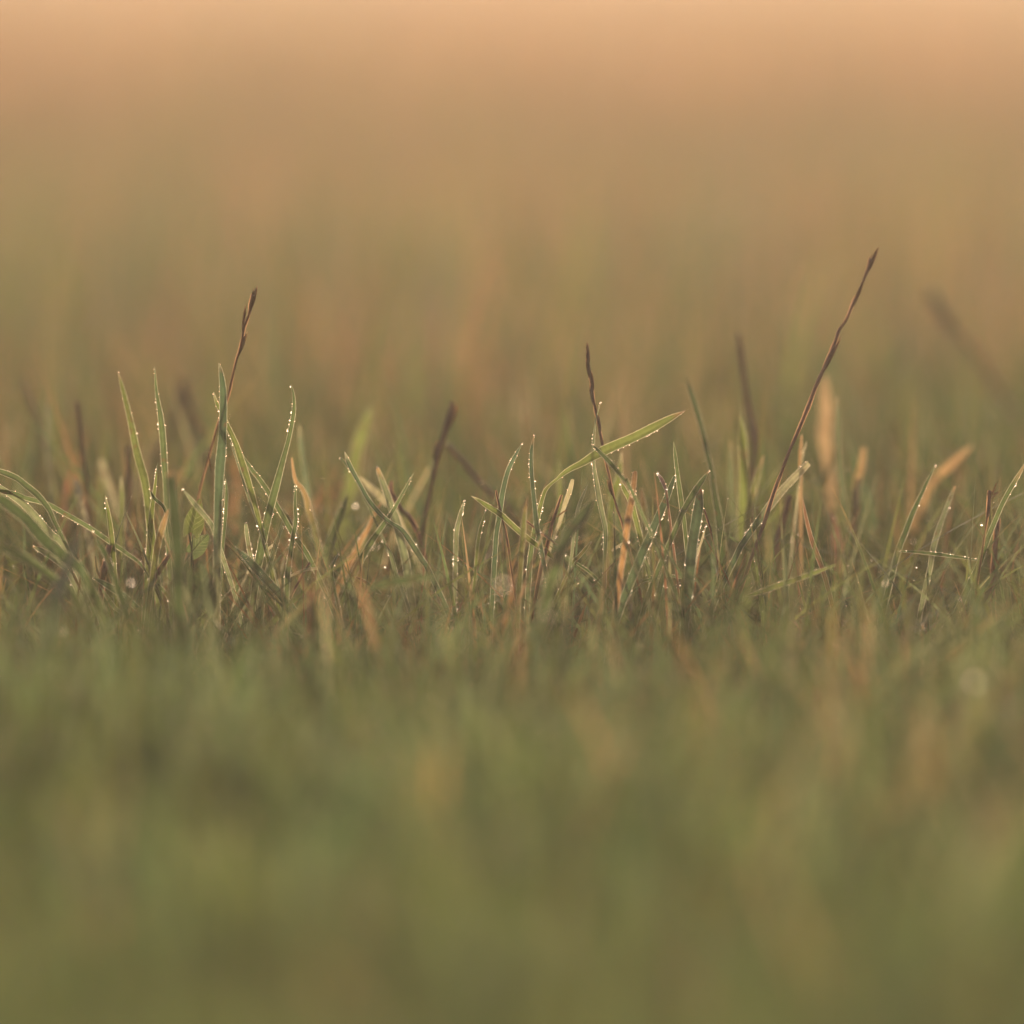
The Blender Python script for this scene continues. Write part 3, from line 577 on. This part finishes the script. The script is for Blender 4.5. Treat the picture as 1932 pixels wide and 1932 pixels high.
# ---- right quarter
S(4, '972,150 962,205 930,290 890,390 850,470 800,590 745,670 720,750 680,850 640,940 580,1070 520,1230 450,1400 380,1560 320,1720 270,1855 200,2075 130,2265 70,2435',
  '20 26 22 18 24 20 26 26 32 32 30 28 26 26 26 26 28 30 24', 'tallest brown seed stem, leaning far right, dark at its foot', 'brown', dz=.035, dzb=.0, tip='dbrown', tipn=.2, brush=3, base='dbrown',
  spike=[(.08, 1, 10, 2.2, 'dbrown'), (.22, 1, 11, 2.2, 'dbrown'), (.47, 1, 14, 1.7, 'dbrown')])
S(4, '8,690 30,850 60,1100 95,1300 118,1450 122,1600 130,1850 135,2050', '22 44 40 46 70 50 46 44', 'blurred reddish upright stem left of the tallest leaning stem', 'red', dz=.22)
S(4, '1385,395 1480,510 1560,640 1620,710 1720,830 1830,980 1932,1130 2050,1330', '24 30 28 28 28 28 28 28', 'blurred knobbly seed stem bending in from the right picture edge', 'tan', dz=.6, spike=[(.17, 1, 14, 5.5, 'pale'), (.33, -1, 14, 5, 'tan'), (.5, 1, 14, 4.5, 'tan'), (.62, -1, 14, 4, 'brown')])
B(4, '640,985 645,1150 652,1300 640,1450 668,1650 690,1900', '36 78 92 100 74 64', 'wide blurred tan withered blade behind the tallest leaning stem', 'tan', dz=.3, dew=0, phi=.1)
B(4, '735,1150 740,1400 750,1600 768,1850 800,2025 830,2225', '16 26 28 30 36 40', 'slim blurred green blade right of the wide tan withered blade', 'dark', dz=.12, dew=0)
B(4, '470,1435 466,1520 462,1640', '14 22 20', 'small orange withered tip standing beside the tallest leaning stem', 'straw', dz=.05, dew=0, blunt=True)
B(4, '508,1480 492,1545 475,1620', '6 14 14', 'tiny pale splinter right of the small orange withered tip', 'pale', dz=.04, dew=.3)
B(8, '525,215 400,340 300,450 200,580 120,690 50,790 0,880', '40 56 58 52 46 44 40', 'blue-green blade with a frosty end leaning right across the tallest stem', 'blue', dz=.03, dzb=0, dew=.7, tip='pale', tipn=.45, blunt=True)
B(8, '925,100 905,250 882,345 868,500 860,640', '28 50 52 46 44', 'blurred blade, orange above and dark below, right of the slim green one', 'dark', dz=.19, tip='straw', tipn=.6, dew=0, blunt=True)
B(8, '1725,85 1560,230 1430,360 1370,480', '36 54 50 46', 'blurred orange withered blade leaning right near the right edge', 'straw', dz=.24, dew=0)
B(8, '1450,230 1400,330 1330,480 1280,590 1230,720 1180,850 1130,1040', '5 20 30 36 40 44 44', 'sharp green blade with a pale rim leaning right, right of the blurred green one', 'dark', dz=.03, dew=.5)
B(8, '1592,385 1540,520 1480,680 1430,850 1410,980', '14 30 36 38 38', 'folded pale-rimmed blade between the pale-rimmed green one and the right edge', 'grey', dz=.04, dew=.5, blunt=True)
B(8, '2130,180 1960,470 1880,650 1820,800 1770,950 1700,1100 1640,1230', '26 34 38 42 46 50', 'dark green blade leaning right at the right picture edge', 'green', dz=0, dew=.7)
B(8, '1170,860 1300,865 1450,880 1600,900 1760,925', '8 20 24 22 8', 'level green blade lying across the thicket by the right edge', 'dark', dz=-.01, dew=.9, ground=False)
S(8, '1845,415 1840,520 1830,600 1822,650', '26 32 26 16', 'short brown stalk topped by a shrivelled floret at the right edge', 'brown', dz=-.01, bracts=[('1830,450 1850,430 1880,440', '20 24 10', 'straw'), ('1850,455 1875,420 1895,360', '10 16 5', 'straw'), ('1860,470 1890,440 1910,430', '10 16 8', 'tan')])
S(8, '1905,620 1885,850 1865,1100 1870,1250', '36 42 40 34', 'brown upright stalk at the very right picture edge', 'brown', dz=.02)
B(8, '1745,1095 1725,1200 1700,1310', '12 30 28', 'short beaded pale blade low at the right edge', 'grey', dz=0, dew=1.6)
B(8, '480,480 510,640 550,790 595,910 645,1060', '10 24 30 32 32', 'brown and olive withered blade slanting right of the tallest stem foot', 'brown', dz=.02, dew=0, base='olive')
S(8, '385,450 335,650 290,800 270,1000', '44 58 56 54', 'blurred brown stalk leaning right beside the tallest stem foot', 'brown', dz=.1)
B(8, '680,560 715,700 735,850 740,960', '30 64 70 60', 'blurred red-brown withered blade beneath the wide tan one', 'red', dz=.14, dew=0)
B(8, '60,1190 190,1150 300,1110 530,1030 720,960', '20 36 40 32 8', 'lime blade with two glinting rims lying low right of the tallest stem foot', 'yel', dz=-.02, dew=.8, ground=False)
B(4, '25,1290 42,1500 50,1800 45,2100 60,2400', '24 66 78 82 80', 'broad soft yellow-green blade below the blurred reddish upright stem', 'yel', dz=.07, dew=0, phi=.2)
B(8, '195,160 130,380 85,600 70,760', '20 48 54 50', 'soft olive-yellow blade leaning right beside the reddish upright stem', 'olive', dz=.1, dew=0)
B(8, '105,890 125,990 150,1090', '20 46 46', 'short vivid green blade at the dark foot of the tallest stem', 'yel', dz=.01, dew=.1)
S(8, '890,330 866,480 855,640', '30 42 40', 'blurred dark stalk below the orange-topped blurred blade', 'dbrown', dz=.17)
B(8, '1360,1385 1352,1470 1350,1570', '12 22 22', 'glittering ochre blade tip poking up in the lower right', 'straw', dz=-.03, dew=1.6)

# ------------------------------------------------------------------ heart-leaved weed
def leafy():
    root = bpy.data.objects.new('leafy_weed', None); col.objects.link(root)
    b = at(40.9 + .254 * 1275, 817.9 + .254 * 1150, D + .005); b[2] = 0; root.location = b; root.empty_display_size = .01
    tag(root, 'small weed with heart-shaped veined leaves among the left blades', 'weed')
    sp, _ = crom(trace(5, '1300,520 1250,715 1245,760 1262,860 1272,980 1275,1150', '6', .004, .004, True)[0], 6)
    v, f, c = tube(sp[8:] - b, np.full(len(sp) - 8, .00035), 6, np.tile(np.array(PAL['olive']), (len(sp) - 8, 1)))
    link('stem', make_mesh('stem', v, f, c), M_DRY, parent=root)
    def leaf(bp, tp, wid, dz, colr, tilt):
        A = at(40.9 + .254 * bp[0], 817.9 + .254 * bp[1], D + dz); Tp = at(40.9 + .254 * tp[0], 817.9 + .254 * tp[1], D + dz + tilt)
        ax = Tp - A; Ln = np.linalg.norm(ax); ax = ax / Ln; sd_ = unit(np.cross(ax, FWD)); nr = unit(np.cross(sd_, ax))
        hw = wid * .254 * PXM * .5
        nu, nv_ = 71, 49
        s = np.linspace(0, 1, nu); prof = np.sin(np.clip(s * .93 + .07, 0, 1) ** .62 * math.pi) ** .8; prof[-1] = .01
        us = np.linspace(-1, 1, nv_)
        lobe = np.exp(-(s / .12) ** 2)[:, None] * (np.abs(us)[None] ** 1.5) * .16 * Ln
        pos = A + ax * ((s * Ln)[:, None] - lobe)[..., None] + sd_ * (prof[:, None] * us[None] * hw)[..., None] + nr * ((np.abs(us)[None] * .22 * hw * prof[:, None]) + (np.sin(s * 9)[:, None] * us[None] ** 2 * .04 * hw) - (s * s)[:, None] * hw * .25)[..., None]
        f = np.array([(i * nv_ + j, i * nv_ + j + 1, (i + 1) * nv_ + j + 1, (i + 1) * nv_ + j) for i in range(nu - 1) for j in range(nv_ - 1)], dtype=np.int32)
        ss, uu = np.meshgrid(s, us, indexing='ij'); vn = np.exp(-(np.abs(uu) / .035) ** 2)
        for k, s0 in enumerate((.05, .22, .40, .58)):
            for sg in (-1, 1):
                vn = np.maximum(vn, np.exp(-(np.abs(ss - (s0 + np.abs(uu) * (.34 - .05 * k) + (.02 if sg > 0 else 0))) / .011) ** 2) * (uu * sg > 0) * .6)
        vn = np.maximum(vn, np.exp(-((1 - np.abs(uu)) / .03) ** 2))[..., None]
        lc = np.array(PAL[colr]) * rng.uniform(.9, 1.1, (nu, nv_, 1)); lc = lc * (1 - vn) + (np.array(PAL[colr]) * 1.6 + np.array((.14, .14, .08))) * vn
        lf = link('leaf', make_mesh('leaf', pos.reshape(-1, 3) - b, f, lc.reshape(-1, 3)), M_BROAD, parent=root)
        def onleaf(si, ui):
            fi = np.clip(si, 0, 1) * (nu - 1); ui = (np.clip(ui, -1, 1) + 1) / 2 * (nv_ - 1)
            i0 = min(int(fi), nu - 2); j0 = min(int(ui), nv_ - 2); a, c_ = fi - i0, ui - j0
            return (pos[i0, j0] * (1 - a) * (1 - c_) + pos[i0 + 1, j0] * a * (1 - c_) + pos[i0, j0 + 1] * (1 - a) * c_ + pos[i0 + 1, j0 + 1] * a * c_) - FWD * .00006
        lines = [[onleaf(q, 0) for q in np.linspace(0, .98, 14)]]
        for k, s0 in enumerate((.05, .22, .40, .58)):
            for sg in (-1, 1):
                lines.append([onleaf(s0 + q * (.34 - .05 * k) + (.02 if sg > 0 else 0), sg * q * .97) for q in np.linspace(0, 1, 9)])
        for sg in (-1, 1): lines.append([onleaf(q, sg) for q in np.linspace(0, 1, 30)])
        for li, ln in enumerate(lines):
            rr = .00009 if li == 0 else .00005
            v, f2, c = tube(np.array(ln) - b, np.full(len(ln), rr), 4, np.tile(np.array((.34, .36, .17)) if colr != 'deep_shade' else np.array((.10, .13, .05)), (len(ln), 1)))
            link('vein', make_mesh('vein', v, f2, c), M_MARGIN, parent=lf)
    leaf((1262, 735), (1325, 488), 150, .006, 'yel', .006)
    leaf((1262, 890), (1395, 745), 130, .010, 'green', -.004)
    leaf((1360, 1300), (1325, 955), 190, -.05, 'deep_shade', .004)  # dark colour carries the shade on the lower leaves
    leaf((1215, 1180), (1235, 945), 120, -.06, 'deep_shade', .004)
leafy()

# ------------------------------------------------------------------ drops of water that show singly
def drop(x, y, r_mm, dz, label, stretch=1.0):
    c = at(x, y, D + dz); vs, fs = [], []
    nu, nv_ = 14, 10
    for j in range(nv_ + 1):
        th = math.pi * j / nv_; z = math.cos(th); rr = math.sin(th)
        if z > 0: rr *= 1 - .25 * (stretch - 1) * z; z *= stretch
        for i in range(nu):
            a = 2 * math.pi * i / nu; vs.append((rr * math.cos(a), rr * math.sin(a), z))
    for j in range(nv_):
        for i in range(nu):
            k = (i + 1) % nu; fs.append((j * nu + i, (j + 1) * nu + i, (j + 1) * nu + k, j * nu + k))
    o = link('dew_drop', make_mesh('dew_drop', np.array(vs) * r_mm * .001, fs), M_WATER, c)
    tag(o, label, 'dew drop', 'dew drops that show singly')
drop(707, 1027, 1.3, .16, 'brightest round white drop, in the centre-left thicket')
drop(671, 953, 1.0, .12, 'small ringed drop above the brightest white drop')
drop(487, 990, 1.1, .012, 'elongated white drop hanging at the end of a yellow-green blade', 1.5)
drop(948, 1101, 1.2, -.29, 'large faint round drop ringed like a bubble, at lower centre')
drop(1838, 1283, 1.3, -.36, 'large faint round drop low at the right edge')
drop(248, 1097, .9, -.14, 'pale oval ringed drop in the left thicket', 1.2)
drop(263, 1188, .8, -.05, 'bright white speck drop below the pale oval drop at left')
drop(79, 1066, .8, -.05, 'small amber drop under the drooping blade at the left edge', 1.3)
drop(116, 1189, .7, -.18, 'dim oval drop low in the left thicket', 1.2)
drop(1408, 1004, .8, .04, 'white drop beside the frosty blue-green blade')
drop(1852, 989, .8, .0, 'white drop hanging from the brown floret stalk at right edge')
drop(1293, 1064, .8, .02, 'round white drop under the broad blunt beaded blade')
drop(1216, 1055, .55, .0, 'small glint drop left of the round white drop under the blunt blade')
drop(1283, 1103, .7, .01, 'glinting drop below the round white drop at right centre')
drop(1259, 1107, .5, .01, 'tiny glint drop left of the glinting drop at right centre')
drop(1091, 1100, .5, .0, 'tiny white drop right of the brown bract stalk foot')
drop(994, 1072, .9, .03, 'peach coloured drop left of the brown bract stalk', 1.2)
drop(1161, 1176, .9, -.03, 'pale yellow drop below the bright orange upright blade', 1.2)
drop(1003, 1252, .8, -.06, 'bright slanting glint drop at the lower centre', 1.5)
drop(1671, 1099, .7, -.12, 'blurred pinkish drop hanging low, left of the level blade', 1.5)
drop(1723, 1020, .6, .12, 'tan oval drop above the level blade at right', 1.4)
drop(1729, 1070, .45, -.02, 'drop hanging beneath the level blade at right', 1.5)
drop(918, 1208, .4, -.04, 'pinpoint drop low, left of the bright slanting glint')
drop(1294, 1171, .4, -.02, 'pinpoint drop low under the round white drop')
drop(727, 1069, .6, .03, 'small glint drop under the brightest white drop')
drop(225, 1293, .7, -.2, 'lowest pale drop at the lower left')
drop(1585, 1212, .6, -.2, 'very blurred drop low, right of centre')

# ------------------------------------------------------------------ morning mist
hv = np.array([(x, y, z) for z in (-1.0, .42) for y in (-152, 152) for x in (-152, 152)])
hf = [(0, 2, 3, 1), (4, 5, 7, 6), (0, 1, 5, 4), (2, 6, 7, 3), (0, 4, 6, 2), (1, 3, 7, 5)]
m, t, out = new_mat('mist')
pv = t.nodes.new('ShaderNodeVolumePrincipled'); pv.inputs['Density'].default_value = HAZE_DENSITY; pv.inputs['Anisotropy'].default_value = HAZE_G
pv.inputs['Color'].default_value = (.95, .9, .82, 1)
t.links.new(pv.outputs[0], out.inputs['Volume'])
tag(link('haze', make_mesh('haze', hv, hf, smooth=False), m), 'thin warm morning mist over the meadow', 'haze', kind='stuff')
